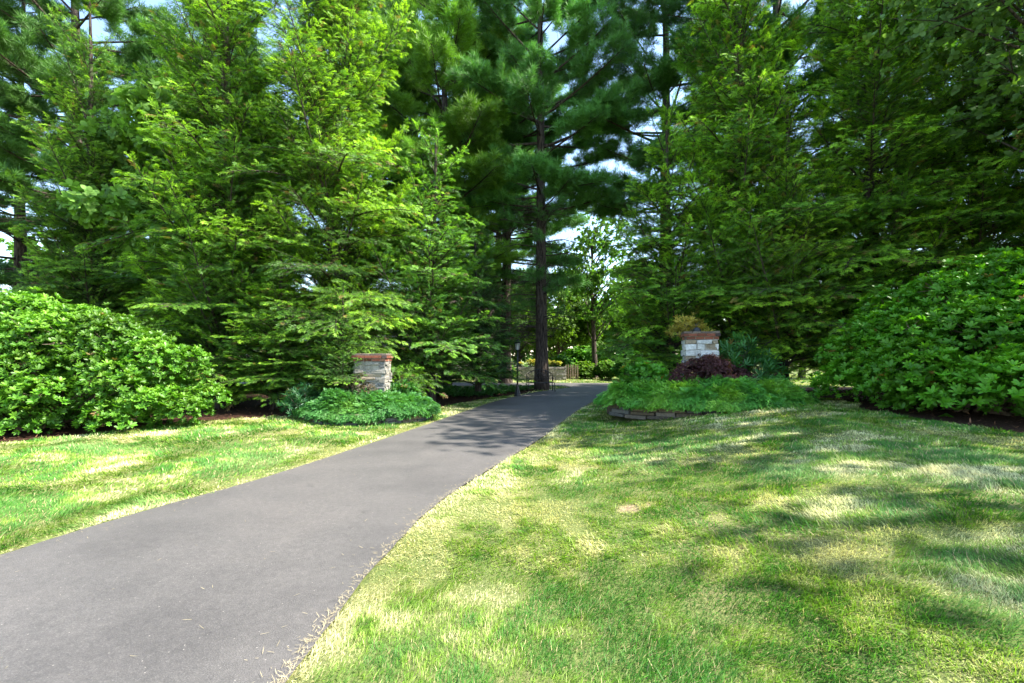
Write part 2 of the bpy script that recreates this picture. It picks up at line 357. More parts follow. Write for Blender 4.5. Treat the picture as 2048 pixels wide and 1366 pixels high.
def wisp_t(n=6, hw=.03, seed=3):
    r = np.random.default_rng(seed); V = []; Q = []; T = []
    def dia(b, d, L, hw, t0):
        d = np.array(d, float); d /= np.linalg.norm(d); s = np.cross(d, [0, 0, 1.]); s /= np.linalg.norm(s); s = s + np.array([0, 0, r.uniform(-.5, .5)]); k = len(V); m = b + d * L * .4
        V.extend([b, m - s * hw, b + d * L - np.array([0, 0, .14 * L]), m + s * hw]); Q.append((k, k + 1, k + 2, k + 3)); T.extend([.65 * t0, t0, 1.5 * t0, t0])
    for i in range(n):
        for sd in (-1, 1):
            t = (i + .2 + .5 * (sd > 0) + r.uniform(-.15, .15)) / n * .92; b = np.array([t, 0, -.2 * t * t]); L = (.42 * (1 - t) ** .7 + .10) * r.uniform(.65, 1.25); a = R(55 - 20 * t + r.uniform(-12, 12))
            dia(b, (math.cos(a), sd * math.sin(a), r.uniform(-.45, .15)), L, hw * r.uniform(.8, 1.3), .85 + .3 * t)
            if L > .3: b2 = b + np.array([math.cos(a), sd * math.sin(a), -.1]) * L * .4; dia(b2, (math.cos(a - .8), sd * math.sin(a - .8), -.15), L * .5, hw * .8, 1.)
    dia(np.array([0., 0, 0]), (1, 0, -.1), .6, .012, .6); dia(np.array([.5, 0, -.05]), (1, 0, -.35), .55, hw, 1.15)
    return np.array(V), np.array(Q), np.array(T)
FROND = wisp_t()
def tuft_t(n=15, hw=0.035, seed=1, spread=1.15):
    r = np.random.default_rng(seed); V = []; Q = []; T = []
    for i in range(n):
        a = i * 2.4; e = spread * math.sqrt((i + .5) / n) ; d = np.array([math.cos(e), math.sin(e) * math.cos(a), math.sin(e) * math.sin(a)])
        s = np.cross(d, r.normal(size=3)); s /= np.linalg.norm(s); L = r.uniform(.75, 1.1); b = np.array([r.uniform(-.25, .1), 0, 0]); k = len(V)
        V.extend([b, b + d * L * .4 - s * hw, b + d * L + np.array([0, 0, -.08]), b + d * L * .4 + s * hw]); Q.append((k, k + 1, k + 2, k + 3)); T.extend([.75, 1, 1.2, 1])
    return np.array(V), np.array(Q), np.array(T)
TUFT = tuft_t(18, .030)
def whorl_t(n=8, L=1.0, w=0.17, el=0.35, seed=2, fold=0.06):
    """axis = +x ; leaves spread round it"""
    r = np.random.default_rng(seed); V = []; Q = []; T = []
    for i in range(n):
        a = i * 2 * math.pi / n + r.uniform(-.25, .25); e = el + r.uniform(-.3, .45)
        if i % 4 == 3: e += 0.5
        rad = np.array([0, math.cos(a), math.sin(a)]); ax = np.array([1., 0, 0]); d = rad * math.cos(e) + ax * math.sin(e); nrm = ax * math.cos(e) - rad * math.sin(e)
        s = np.cross(nrm, d); l = L * r.uniform(.75, 1.1); dr = r.uniform(.05, .25); ww = w * r.uniform(.85, 1.15)
        def pt(u, v, hgt): return d * u * l + s * v + nrm * (hgt - dr * u * u * l)
        k = len(V); br = r.uniform(.85, 1.15)
        V.extend([pt(.02, 0, 0), pt(.35, -ww * .85, fold), pt(.55, 0, 0), pt(.35, ww * .85, fold), pt(.8, -ww * .8, fold * .8), pt(1, 0, 0), pt(.8, ww * .8, fold * .8)])
        Q.extend([(k, k + 1, k + 4, k + 2), (k, k + 2, k + 6, k + 3), (k + 2, k + 4, k + 5, k + 6)]); T.extend([.8 * br, br, .85 * br, br, br, 1.05 * br, br])
    return np.array(V), np.array(Q), np.array(T)
WHORL = whorl_t(7, 1.0, .175, .62)
def spike_t():  # narrow strappy leaves
    return whorl_t(9, 1.0, 0.075, 0.5, 5, 0.02)
LEAF = whorl_t(5, 1.0, 0.33, 0.2, 9, 0.05)

# ------------------------------------------------------------ tree generators -> (foliage mesh, wood mesh)
def unit(v): return v / max(np.linalg.norm(v), 1e-9)
def trunk_segs(Ht, r0, lean, r, n=10):
    pts = [np.array([0, 0, -0.15])]; 
    for i in range(1, n + 1): u = i / n; pts.append(np.array([lean[0] * u + r.normal(0, .02) , lean[1] * u + r.normal(0, .02), Ht * u]))
    rad = [r0 * 1.35] + [r0 * (1 - 0.9 * (i / n)) + 0.01 for i in range(1, n + 1)]
    return pts, rad
def chain(pts, rad): return [[*pts[i], *pts[i + 1], rad[i], rad[i + 1]] for i in range(len(pts) - 1)]
def at_height(pts, z):
    zs = [p[2] for p in pts]; return np.array([np.interp(z, zs, [p[0] for p in pts]), np.interp(z, zs, [p[1] for p in pts]), z])
def hemlock(seed, Ht, Rr, zb, nbr, size=0.5, power=0.75, spires=0.13, dens=1.0):
    r = np.random.default_rng(seed); tp, tr = trunk_segs(Ht, 0.012 * Ht + .05, (r.normal(0, .2), r.normal(0, .2)), r); wood = chain(tp, tr)
    pos = []; dr = []; up = []; sz = []; tb = []
    ga = r.random() * 6.28
    for i in range(nbr):
        u = 1 - math.sqrt(1 - (i + .5) / nbr * 0.985); u = min(u, 0.985); z = zb + (Ht - zb) * u
        prof = (1 - u) ** power * (0.75 + 0.25 * min(1, u / .12)); az = ga + i * 2.39996 + r.normal(0, .3); L = Rr * prof * r.uniform(.5, 1.18) + 0.25; L *= 0.8 + .4 * float(fnoise(az * 1.3, z, 1.6, 2))
        e = R(20 + 22 * u + r.normal(0, 14)); sag = (0.30 * (1 - u) + .1) * r.uniform(.5, 1.5)
        if r.random() < spires: e = R(r.uniform(42, 70)); L *= r.uniform(.8, 1.2); sag = -0.10
        hd = np.array([math.cos(az), math.sin(az), 0]); b0 = at_height(tp, z)
        def path(s): return b0 + hd * L * s * math.cos(e) + np.array([0, 0, L * (math.sin(e) * s - sag * s * s)])
        ns = 6; pp = [path(k / ns) for k in range(ns + 1)]; rr = [0.007 + 0.011 * L * (1 - k / ns) for k in range(ns + 1)]; wood += chain(pp, rr)
        bt = r.normal(1, .17)
        def put(p, d, l, n_=None, tip=0.):
            pos.append(p); dr.append(d); sz.append(l); tb.append(bt * (0.86 + .28 * tip) * r.uniform(.85, 1.15)); n0 = np.array([0, 0, 1.]) + r.normal(0, .50, 3) + hd * r.uniform(.1, 1.1); up.append(n0 if n_ is None else n_)
        step = 0.17 / dens; m = int(L * .78 / step)
        for k in range(m):
            s = .22 + .78 * (k + r.random()) / m; t = unit(path(min(s + .04, 1.04)) - path(s - .02)); side = np.cross(t, [0, 0, 1.]); sd = 1 if k % 2 else -1
            put(path(s), unit(t * .75 + side * sd * r.uniform(.4, 1.0) + [0, 0, r.uniform(-.1, .25)]), size * r.uniform(.6, 1.05), tip=s)
        put(path(.97), unit(path(1.0) - path(.9)), size * 1.15, tip=1.2)
        ns2 = max(2, int(L / (0.30 / dens)))
        for k in range(ns2):
            s = .12 + .8 * (k + r.random() * .8) / ns2; t = unit(path(min(s + .04, 1.)) - path(s - .02)); side = unit(np.cross(t, [0, 0, 1.]))
            sd = 1 if k % 2 else -1; l2 = (0.50 * (1 - s) + .13) * L * r.uniform(.7, 1.15); d2 = unit(t * .62 + side * sd * r.uniform(.6, .95) + [0, 0, r.uniform(-.02, .28)]); q0 = path(s)
            sg = r.uniform(.05, .25); f2 = lambda v: q0 + d2 * l2 * v + np.array([0, 0, -sg * l2 * v * v])
            wood.append([*q0, *f2(.5), .008, .006]); wood.append([*f2(.5), *f2(1), .006, .003])
            m2 = max(2, int(l2 / step)); s2 = unit(np.cross(d2, [0, 0, 1.]))
            for j in range(m2):
                v = (j + r.random()) / m2; t2 = unit(f2(min(1, v + .05)) - f2(v - .05) + 1e-6)
                put(f2(v), unit(t2 * .8 + s2 * (1 if j % 2 else -1) * r.uniform(.35, .9) + [0, 0, r.uniform(-.15, .2)]), size * r.uniform(.55, 1.0), tip=.5 * s + .5 * v)
            put(f2(.95), unit(f2(1) - f2(.8)), size * .95, tip=1)
    pos = np.array(pos); dr = np.array(dr); up = np.array(up); sz = np.array(sz); tb = np.array(tb)[:, None]
    # small reiterated leader at the tip
    k = 30; zz = Ht - r.random(k) * .9; pos = np.vstack([pos, np.stack([tp[-1][0] + r.normal(0, .05, k), tp[-1][1] + r.normal(0, .05, k), zz], 1)])
    aa = r.random(k) * 6.28; dr = np.vstack([dr, np.stack([np.cos(aa), np.sin(aa), np.full(k, .8)], 1)]); up = np.vstack([up, np.tile([[0, 0, 1.]], (k, 1)) + r.normal(0, .4, (k, 3))]); sz = np.r_[sz, r.uniform(.2, .45, k)]; tb = np.vstack([tb, np.full((k, 1), 1.1)])
    yel = np.clip((tb - .95) * 2.0 + r.normal(0, .25, tb.shape), 0, 1)
    c = np.array([[0.055, 0.130, 0.022]]) * (1 - yel) + np.array([[0.155, 0.26, 0.030]]) * yel
    br = r.random(len(c)) < .03; c[br] = np.array([.13, .09, .05])
    c = c * tb
    print('hemlock', seed, len(pos))
    return scatter('hemlock_crown', FROND, pos, frames(dr, up), sz, c), tubes('hemlock_trunk', wood)
def pine(seed, Ht, Rr, zb, nwh, tsize=0.26, dens=1.0, dead=True, bare=0.35):
    r = np.random.default_rng(seed); tp, tr = trunk_segs(Ht, 0.013 * Ht + .03, (r.normal(0, .25), r.normal(0, .25)), r, 14); wood = chain(tp, tr); pos = []; dr = []; sz = []; tb = []
    for i in range(nwh):
        u = (i + .5) / nwh; z0 = zb + (Ht - zb) * u
        for j in range(5):
            z = z0 + r.normal(0, .25); az = i * .7 + j * 1.257 + r.normal(0, .25); L = Rr * (1 - u) ** .55 * (.65 + .35 * min(1, u / .25)) * r.uniform(.6, 1.12) + .3; e = R(2 + 38 * u + r.normal(0, 8)); hd = np.array([math.cos(az), math.sin(az), 0]); b0 = at_height(tp, min(z, Ht)); cv = r.uniform(.0, .22); bt = r.normal(1, .13)
            path = lambda s: b0 + hd * L * s * math.cos(e) + np.array([0, 0, L * (math.sin(e) * s - .25 * s + cv * s * s + .12 * s)])
            pp = [path(k / 5) for k in range(6)]; wood += chain(pp, [.012 + .013 * L * (1 - k / 5) for k in range(6)])
            nt2 = int(L * 4.2 * dens) + 2
            for k in range(nt2):
                s = bare + (1 - bare) * (k + r.random()) / nt2; t = unit(path(min(1, s + .05)) - path(s - .05)); side = unit(np.cross(t, [0, 0, 1.])); sd = 1 if k % 2 else -1; l2 = (.42 * (1 - s) + .17) * L * r.uniform(.6, 1.1); d2 = unit(t * .7 + side * sd * r.uniform(.3, 1) + [0, 0, r.uniform(0, .35)]); q = path(s)
                wood.append([*q, *(q + d2 * l2), .008, .003]); m = max(2, int(l2 * 9 * dens))
                for n_ in range(m):
                    v = .3 + .75 * (n_ + r.random()) / m; pos.append(q + d2 * l2 * v + r.normal(0, .07, 3)); dr.append(unit(d2 * .6 + r.normal(0, .45, 3) + [0, 0, .55])); sz.append(tsize * r.uniform(.7, 1.2)); tb.append(bt * r.uniform(.8, 1.2) * (0.85 + .25 * v))
    if dead:
        for i in range(int((zb - 1.5) * 13)):
            z = r.uniform(2.2, zb + 1.0); az = r.random() * 6.28; L = r.uniform(.8, 4.0) * (0.35 + .65 * z / zb); hd = np.array([math.cos(az), math.sin(az), r.uniform(-.1, .22)]); b0 = at_height(tp, z); p1 = b0 + hd * L * .55; p2 = b0 + hd * L + [0, 0, -.12 * L]
            wood += [[*b0, *p1, .03, .018], [*p1, *p2, .018, .005]]
            for k in range(9): q = b0 + hd * L * r.uniform(.2, .95); wood.append([*q, *(q + r.normal(0, .34, 3) + hd * .3), .009, .003])
            if i % 2 and z > 3.5:
                for k in range(26): q = b0 + hd * L * r.uniform(.45, 1.0) + r.normal(0, .16, 3); pos.append(q); dr.append(unit(hd * .6 + r.normal(0, .4, 3) + [0, 0, .3])); sz.append(tsize * r.uniform(.5, .85)); tb.append(r.uniform(.6, 1.1))
    pos = np.array(pos); dr = np.array(dr); tb = np.array(tb)[:, None]
    c = np.array([[0.072, 0.160, 0.034]]) * tb
    print('pine', seed, len(pos))
    return scatter('pine_crown', TUFT, pos, frames(dr, r.normal(0, 1, pos.shape)), np.array(sz), c), tubes('pine_trunk', wood, 7)
def broad(seed, Ht, Rr, zb, n=2600, lsize=0.16, tmpl=None, c0=(0.07, 0.15, 0.02), nblob=34):
    r = np.random.default_rng(seed); tp, tr = trunk_segs(Ht * .75, 0.014 * Ht + .03, (r.normal(0, .3), r.normal(0, .3)), r); wood = chain(tp, tr); pos = []; dr = []; tb = []
    cz = (zb + Ht) / 2; hz = (Ht - zb) / 2
    for i in range(nblob):
        d = unit(r.normal(size=3)); q = np.array([d[0] * Rr, d[1] * Rr, cz + d[2] * hz]) * np.array([1, 1, 1]); k = r.uniform(.45, .95); q = np.array([q[0] * k, q[1] * k, cz + (q[2] - cz) * k]); rb = Rr * r.uniform(.2, .4); bt = r.normal(1, .14)
        b0 = at_height(tp, min(max(zb * .8, q[2] - Rr * .7), Ht * .7)); mid = (b0 + q) / 2 + r.normal(0, .15, 3); wood += [[*b0, *mid, .05, .03], [*mid, *q, .03, .01]]
        m = int(n / nblob); dd = r.normal(size=(m, 3)); dd /= np.linalg.norm(dd, axis=1, keepdims=True); dd[:, 2] *= .6; rad = rb * r.uniform(.35, 1.15, (m, 1)) 
        pos.append(q + dd * rad); dr.append(dd * .6 + r.normal(0, .5, (m, 3)) + [0, 0, .4]); tb.append(bt * r.uniform(.75, 1.25, (m, 1)))
        for k in range(6): e = q + dd[k] * rb; wood.append([*q, *e, .012, .003])
    pos = np.vstack(pos); dr = np.vstack(dr); tb = np.vstack(tb)
    return scatter('broadleaf_crown', tmpl or LEAF, pos, frames(dr, r.normal(0, 1, pos.shape)), lsize * r.uniform(.7, 1.25, len(pos)), np.array([c0]) * tb), tubes('broadleaf_trunk', wood, 6)
def blobs(seed, rx, ry, h, nb, rb, n, size, tmpl, c0, c1=None, upw=0.5, inner=0.25, stems=8, ground=0.05, flat=0.8, ft=0.0):
    """a rounded bush: leaf clusters over many overlapping lobes, dark gaps between, stems inside"""
    r = np.random.default_rng(seed); cen = []; pos = []; dr = []; tb = []; wood = []
    for i in range(nb):
        a = i * 2.39996 + r.normal(0, .2); e = math.asin(min(1, max(0, (i + r.random()) / nb * 1.04 - .03))); k = r.uniform(.84, 1.0) ; b_ = rb * r.uniform(.5, 1.55)
        q = np.array([math.cos(a) * math.cos(e) * max(rx - b_ * .6, .05), math.sin(a) * math.cos(e) * max(ry - b_ * .6, .05), ground + b_ * .45 + math.sin(e) * (h - b_ * flat - b_ * .45)]); q[:2] *= k if e < 1 else r.random(); q *= 0.80 + .36 * float(fnoise(a * 1.6 + seed, e * 2.2, 1.0, 1)) if h > 2 else 1; cen.append((q, b_))
    for q, b_ in cen:
        m = int(n / nb * (b_ / rb) ** 2); d = r.normal(size=(m, 3)); d /= np.linalg.norm(d, axis=1, keepdims=True); low = d[:, 2] < -.35; d[low, 2] *= -1
        dep = np.where(r.random(m) < inner, r.uniform(.45, .85, m), r.uniform(.86, 1.1, m) + (r.random(m) < .10) * r.uniform(.1, .5, m))[:, None]; p = q + d * b_ * dep * [1, 1, flat]; bt = r.normal(1, .20)
        keep = np.ones(m, bool)
        for q2, b2 in cen:
            if q2 is q: continue
            dd = (p - q2) / [1, 1, flat]; keep &= (np.linalg.norm(dd, axis=1) > b2 * .72) | (r.random(m) < .12)
        keep &= p[:, 2] > ground
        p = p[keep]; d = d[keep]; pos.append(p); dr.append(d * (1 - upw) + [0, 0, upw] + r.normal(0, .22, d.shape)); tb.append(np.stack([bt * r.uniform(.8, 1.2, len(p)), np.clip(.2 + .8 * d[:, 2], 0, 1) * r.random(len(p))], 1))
        if q[2] < .22 * h + .1 and h > .9: continue
        b0 = np.array([r.normal(0, rx * .1), r.normal(0, ry * .1), 0]); mid = b0 * .5 + q * .5 + r.normal(0, .08, 3); wood += [[*b0, *mid, .02 + .008 * h, .014 + .003 * h], [*mid, *q, .014 + .003 * h, .006]]
        for k in range(min(7, len(p))): wood.append([*q, *p[k], .008, .003])
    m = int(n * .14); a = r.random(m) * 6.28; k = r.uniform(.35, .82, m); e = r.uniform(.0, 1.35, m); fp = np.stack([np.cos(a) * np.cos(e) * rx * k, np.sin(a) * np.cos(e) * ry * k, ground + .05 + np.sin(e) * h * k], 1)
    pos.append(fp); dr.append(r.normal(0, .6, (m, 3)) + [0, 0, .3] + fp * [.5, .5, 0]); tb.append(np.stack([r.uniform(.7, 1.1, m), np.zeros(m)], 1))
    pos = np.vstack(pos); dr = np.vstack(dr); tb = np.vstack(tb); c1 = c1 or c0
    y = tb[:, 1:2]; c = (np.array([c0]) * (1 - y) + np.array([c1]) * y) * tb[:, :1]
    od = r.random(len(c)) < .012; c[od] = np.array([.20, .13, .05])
    print('bush', seed, len(pos))
    Mx = frames(dr, r.normal(0, 1, pos.shape)) if ft == 0 else frames(dr, np.tile([[0, 0, 1.]], (len(pos), 1)) + r.normal(0, ft, pos.shape))
    return scatter('foliage', tmpl, pos, Mx, size * r.uniform(.55, 1.3, len(pos)), c), tubes('stems', wood, 5)

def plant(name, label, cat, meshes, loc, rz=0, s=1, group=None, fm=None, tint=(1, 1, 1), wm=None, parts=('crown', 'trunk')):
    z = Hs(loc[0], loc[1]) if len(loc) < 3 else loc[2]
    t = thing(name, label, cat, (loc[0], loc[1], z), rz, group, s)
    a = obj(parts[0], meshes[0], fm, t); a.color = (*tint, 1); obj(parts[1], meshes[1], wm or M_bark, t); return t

# ------------------------------------------------------------ stone piers, beds
def tint_attr(me, cols): # per-face random colour
    a = me.attributes.new('Col', 'FLOAT_COLOR', 'FACE'); a.data.foreach_set('color', np.array(cols, np.float32).ravel())
def colmat(name, rough, scale, lo=0.6, hi=1.2, bs=0.5, bd=0.01):
    m, nt, b = mat(name, rough, 0.25); at = N(nt, 'ShaderNodeAttribute', attribute_name='Col'); n = noise(nt, scale, 8, .7)
    c = mixc(nt, 1.0, at.outputs['Color'], ramp(nt, n.outputs[0], [(.3, (lo,) * 3), (.7, (hi,) * 3)]).outputs[0], 'MULTIPLY')
    nt.links.new(c, b.inputs['Base Color']); bump(nt, b, n.outputs[0], bs, bd); return m
M_stone = colmat('field_stone', 0.85, 18, .55, 1.25, .8, .02); M_brick = colmat('old_brick', 0.85, 40, .6, 1.25, .6, .006)
M_mortar = simple('mortar', [(.3, (.22, .2, .17)), (.7, (.4, .37, .32))], 30, .95, .1, .6, .005)
M_ledge = colmat('ledge_stone', 0.9, 14, .5, 1.2, .8, .02)
def pier(label, loc, rz, base_h, wd, pale, part_seed):
    random.seed(part_seed); t = thing('stone_pier', label, 'pier', loc, rz, 'brick capped stone piers flanking the driveway')
    s = MB(); cols = []; hh = wd / 2; z = -0.1
    while z < base_h - 0.03:
        ch = min(random.uniform(.06, .15), base_h - z); 
        if base_h - z - ch < .05: ch = base_h - z
        for side in range(4):
            x = -hh
            while x < hh - .02:
                l = min(random.uniform(.14, .42), hh - x)
                if hh - x - l < .09: l = hh - x
                dpt = .16; out = random.uniform(-.015, .035); c = Vector((x + l / 2, -hh + dpt / 2 - out, z + ch / 2)); rot = Matrix.Rotation(side * math.pi / 2, 3, 'Z')
                s.box(rot @ c, (l - .012, dpt, ch - .012), rot, .017); k = random.random()
                g = random.uniform(.75, 1.1); base = pale if k < .72 else ((.30, .24, .17) if k < .88 else (.20, .19, .18)); cols += [(base[0] * g, base[1] * g, base[2] * g, 1)] * 6; x += l
        z += ch
    me = s.mesh('stonework'); tint_attr(me, cols); obj('stonework', me, M_stone, t, .012)
    c = MB(); c.box((0, 0, base_h / 2 - .05), (wd - .02, wd - .02, base_h + .08)); obj('mortar_core', c.mesh('mortar_core'), M_mortar, t)
    b = MB(); cols = []; zz = base_h + .005
    for ci, over in enumerate((.022, .055)):
        w2 = hh + over
        for side in range(4):
            x = -w2 + (.0 if ci else .05); rot = Matrix.Rotation(side * math.pi / 2, 3, 'Z'); first = True
            while x < w2 - .06:
                l = min(.21 if not (first and ci) else .12, w2 - x); first = False
                b.box(rot @ Vector((x + l / 2, -w2 + .05, zz + .035)), (l - .012, .1, .066), rot, .0025)
                g = random.uniform(.6, 1.25); k = random.random(); base = (.22, .075, .045) if k < .65 else ((.28, .14, .09) if k < .85 else (.08, .055, .05)); cols += [(base[0] * g, base[1] * g, base[2] * g, 1)] * 6; x += l
        zz += .078
    nx_ = 4; w2 = hh + .045
    for i in range(nx_):
        for j in range(7):
            sx = 2 * w2 / nx_; sy = 2 * w2 / 7; b.box((-w2 + sx * (i + .5), -w2 + sy * (j + .5), zz + .022), (sx - .012, sy - .012, .045), None, .003); g = random.uniform(.7, 1.2); cols += [(.17 * g, .13 * g, .105 * g, 1)] * 6
    me = b.mesh('brick_cap'); tint_attr(me, cols); obj('brick_cap', me, M_brick, t, .004)
    c = MB(); c.box((0, 0, base_h + .085), (wd + .02, wd + .02, .17)); obj('cap_mortar', c.mesh('cap_mortar'), M_mortar, t)
    return t, zz + .045
PLp = (-3.66, 12.0, Hs(-3.66, 12.0) + .1); pier('stone and brick pier in hemlock shade left of the driveway', PLp, R(4), 1.36, .78, (.25, .235, .20), 3)  # hemlock shade on this pier is painted in as a darker stone colour
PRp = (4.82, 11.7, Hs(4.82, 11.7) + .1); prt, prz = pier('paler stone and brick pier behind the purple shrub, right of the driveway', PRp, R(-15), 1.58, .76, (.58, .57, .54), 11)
d = thing('dome_lamp', 'small black dome sitting on the brick cap of the right pier', 'lamp', (4.72, 11.62, PRp[2] + prz))
m = MB(); m.tube([(0, 0, 0), (0, 0, .02), (0, 0, .05), (0, 0, .09), (0, 0, .115), (0, 0, .125)], [.10, .105, .10, .075, .04, .01], 20); obj('dome', m.mesh('dome', True), M_iron, d)
m = MB(); m.tube([(0, 0, -.001), (0, 0, .012)], [.12, .12], 20); obj('base', m.mesh('base'), M_iron, d)

def edging(name, label, poly, ztop, seed):
    random.seed(seed); s = MB(); cols = []; p = catmull(poly + [poly[0]], 8); n = len(p); seg = np.r_[0, np.cumsum(np.linalg.norm(np.diff(p, axis=0), axis=1))]; tot = seg[-1]
    zmin = min(Hs(q[0], q[1]) for q in p)
    for row in range(4):
        u = random.random() * .2
        while u < tot:
            l = random.uniform(.28, .6); a = np.array([np.interp(u, seg, p[:, 0]), np.interp(u, seg, p[:, 1])]); b = np.array([np.interp(min(u + l, tot), seg, p[:, 0]), np.interp(min(u + l, tot), seg, p[:, 1])]); c = (a + b) / 2; g = Hs(c[0], c[1]); hgt = .085
            z = ztop - .05 - row * .09
            if z > g - .06: 
                dd = b - a; rot = Matrix.Rotation(math.atan2(dd[1], dd[0]), 3, 'Z'); s.box((c[0], c[1], z), (np.linalg.norm(dd) - .012, .24 + random.uniform(-.03, .03), hgt), rot, .012); k = random.uniform(.6, 1.2); base = random.choice([(.16, .13, .10), (.20, .15, .10), (.13, .125, .12)]); cols += [(base[0] * k, base[1] * k, base[2] * k, 1)] * 6
            u += l
    me = s.mesh(name); tint_attr(me, cols); o = obj(name, me, M_ledge, None, .012); tag(o, label, 'retaining wall', 'low stone edgings round the raised beds')
    # soil of the bed
    c = p[:-1]; m = len(c); ce = c.mean(axis=0); V = [(ce[0], ce[1], ztop - .02)] + [(q[0], q[1], ztop - .05) for q in c]; me = bpy.data.meshes.new('bed_soil'); me.from_pydata(V, [], [(0, 1 + i, 1 + (i + 1) % m) for i in range(m)]); me.update(); tag(obj('bed_soil', me, M_mulch), kind='structure')
edging('stone_edging', 'low grey-brown ledgestone edging under the juniper left of the driveway', BED_L, .27, 5)
edging('stone_edging', 'low brown stone edging half hidden under the wide juniper right of the driveway', BED_R, .52, 6)

# junipers: spreading mounds clipped to the bed outline
JT = wisp_t(6, .042, 4)
def juniper(seed, poly, ztop, hgt, dens, c0, c1, over=.18):
    r = np.random.default_rng(seed); p = np.array(poly); ce = p.mean(axis=0); lo = p.min(axis=0) - .4; hi = p.max(axis=0) + .4; n = int((hi - lo).prod() * dens); x = r.uniform(lo[0], hi[0], n); y = r.uniform(lo[1], hi[1], n)
    pe = [tuple(ce + (q - ce) * (1 + over / np.linalg.norm(q - ce))) for q in p]; k = pip(x, y, pe); x, y = x[k], y[k]; n = len(x)
    e2 = catmull([tuple(q) for q in pe] + [pe[0]], 10); dist = np.full(n, 9.); 
    for q in e2: dist = np.minimum(dist, np.hypot(x - q[0], y - q[1]))
    lump = fnoise(x, y, .45, 1); dome = sstep(0, .75, dist + .5 * (lump - .5)) ; surf = ztop - .10 + hgt * (.34 + .66 * dome) * (.45 + 1.0 * lump); depth = r.random(n) ** 2.2; z = surf - depth * .28 * (.3 + dome)
    od = np.stack([x - ce[0], y - ce[1]], 1); od /= np.linalg.norm(od, axis=1, keepdims=True) + 1e-9; a = np.arctan2(od[:, 1], od[:, 0]) + r.normal(0, .9, n); el = r.uniform(.05, .9, n) * (.35 + .65 * dome) - .5 * (1 - dome) * (dist < .25)
    d = np.stack([np.cos(a) * np.cos(el), np.sin(a) * np.cos(el), np.sin(el)], 1); up = np.tile([[0, 0, 1.]], (n, 1)) + r.normal(0, .45, (n, 3)) + 0.4 * np.c_[od, np.zeros(n)]
    t = np.clip((fnoise(x, y, .7, 3) - .5) * 3, 0, 1)[:, None] * .8; c = (np.array([c0]) * (1 - t) + np.array([c1]) * t) * r.uniform(.75, 1.25, (n, 1)); print('juniper', n)
    w_ = []; 
    for i in range(60):
        aa = r.random() * 6.28; q = p[r.integers(len(p))] * r.uniform(.5, 1) ; q = ce + (q - ce * r.uniform(.5, 1)) * 0 + (p[r.integers(len(p))] - ce) * r.uniform(.3, 1.0); w_.append([ce[0], ce[1], ztop, q[0], q[1], ztop + r.uniform(-.02, .1), .015, .004])
    return scatter('foliage', JT, np.stack([x, y, z], 1), frames(d, up), r.uniform(.13, .24, n), c), tubes('stems', w_, 5)
jc = ((.080, .24, .05), (.20, .34, .04))
for args, lab in (((21, BED_L, .27, .42, 3600, (.065, .20, .05), (.12, .25, .04)), 'spreading blue-green juniper filling the small bed left of the driveway'), ((22, BED_R, .52, .50, 3400, jc[0], jc[1], .32), 'wide spreading juniper mound filling the bed right of the driveway')):
    me = juniper(*args); t = thing('juniper_shrub', lab, 'juniper', (0, 0, 0), 0, 'spreading junipers in the raised beds'); obj('foliage', me[0], M_hem, t).color = (1.25, 1.25, 1, 1) if 'wide' in lab else (.95, .95, .85, 1); obj('stems', me[1], M_twig, t)

# ------------------------------------------------------------ rhododendrons and small shrubs
SP = ('foliage', 'stems')
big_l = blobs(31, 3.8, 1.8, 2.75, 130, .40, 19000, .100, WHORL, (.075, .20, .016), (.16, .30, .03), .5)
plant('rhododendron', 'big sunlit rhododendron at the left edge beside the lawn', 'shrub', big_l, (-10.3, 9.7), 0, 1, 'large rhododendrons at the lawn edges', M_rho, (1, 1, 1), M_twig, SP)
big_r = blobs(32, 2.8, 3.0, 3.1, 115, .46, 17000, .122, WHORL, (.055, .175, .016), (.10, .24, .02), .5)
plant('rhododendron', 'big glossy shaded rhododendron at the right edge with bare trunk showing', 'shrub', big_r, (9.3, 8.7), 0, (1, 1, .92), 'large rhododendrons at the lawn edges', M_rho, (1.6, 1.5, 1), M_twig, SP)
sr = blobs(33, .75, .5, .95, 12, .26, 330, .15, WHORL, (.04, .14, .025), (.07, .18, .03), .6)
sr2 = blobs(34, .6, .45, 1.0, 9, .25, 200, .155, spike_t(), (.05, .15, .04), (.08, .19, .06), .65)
rh = 'small rhododendrons around the piers'
plant('rhododendron', 'small bright rhododendron left of the purple shrub, between drive and right pier', 'shrub', sr, (3.35, 11.6, .42), 0, 1.0, rh, M_rho, (1.9, 1.8, 1), M_twig, SP)
plant('rhododendron', 'open leggy rhododendron just right of the right pier', 'shrub', sr2, (6.0, 12.1, .45), .4, 1.6, rh, M_rho, (1.5, 1.6, 1.4), M_twig, SP)
plant('rhododendron', 'small rhododendron behind the juniper, right of the left pier', 'shrub', sr, (-2.9, 12.3, .15), 2.1, .72, rh, M_rho, (1, 1, 1), M_twig, SP)
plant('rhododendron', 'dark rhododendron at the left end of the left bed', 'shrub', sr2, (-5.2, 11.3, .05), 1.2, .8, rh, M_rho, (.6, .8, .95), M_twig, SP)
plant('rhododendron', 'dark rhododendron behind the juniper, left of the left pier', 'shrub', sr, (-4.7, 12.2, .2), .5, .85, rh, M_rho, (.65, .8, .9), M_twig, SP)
gl = blobs(35, .42, .3, .6, 7, .18, 120, .13, spike_t(), (.22, .19, .05), (.30, .24, .07), .6)
plant('golden_shrub', 'yellow-bronze leaved shrub rising behind the cap of the right pier', 'shrub', gl, (4.75, 12.3, 1.95), 0, 1.1, None, M_leaf, (1.7, 1.6, 1.2), M_twig, SP)
SM = whorl_t(5, 1., .3, .3, 12, .03)
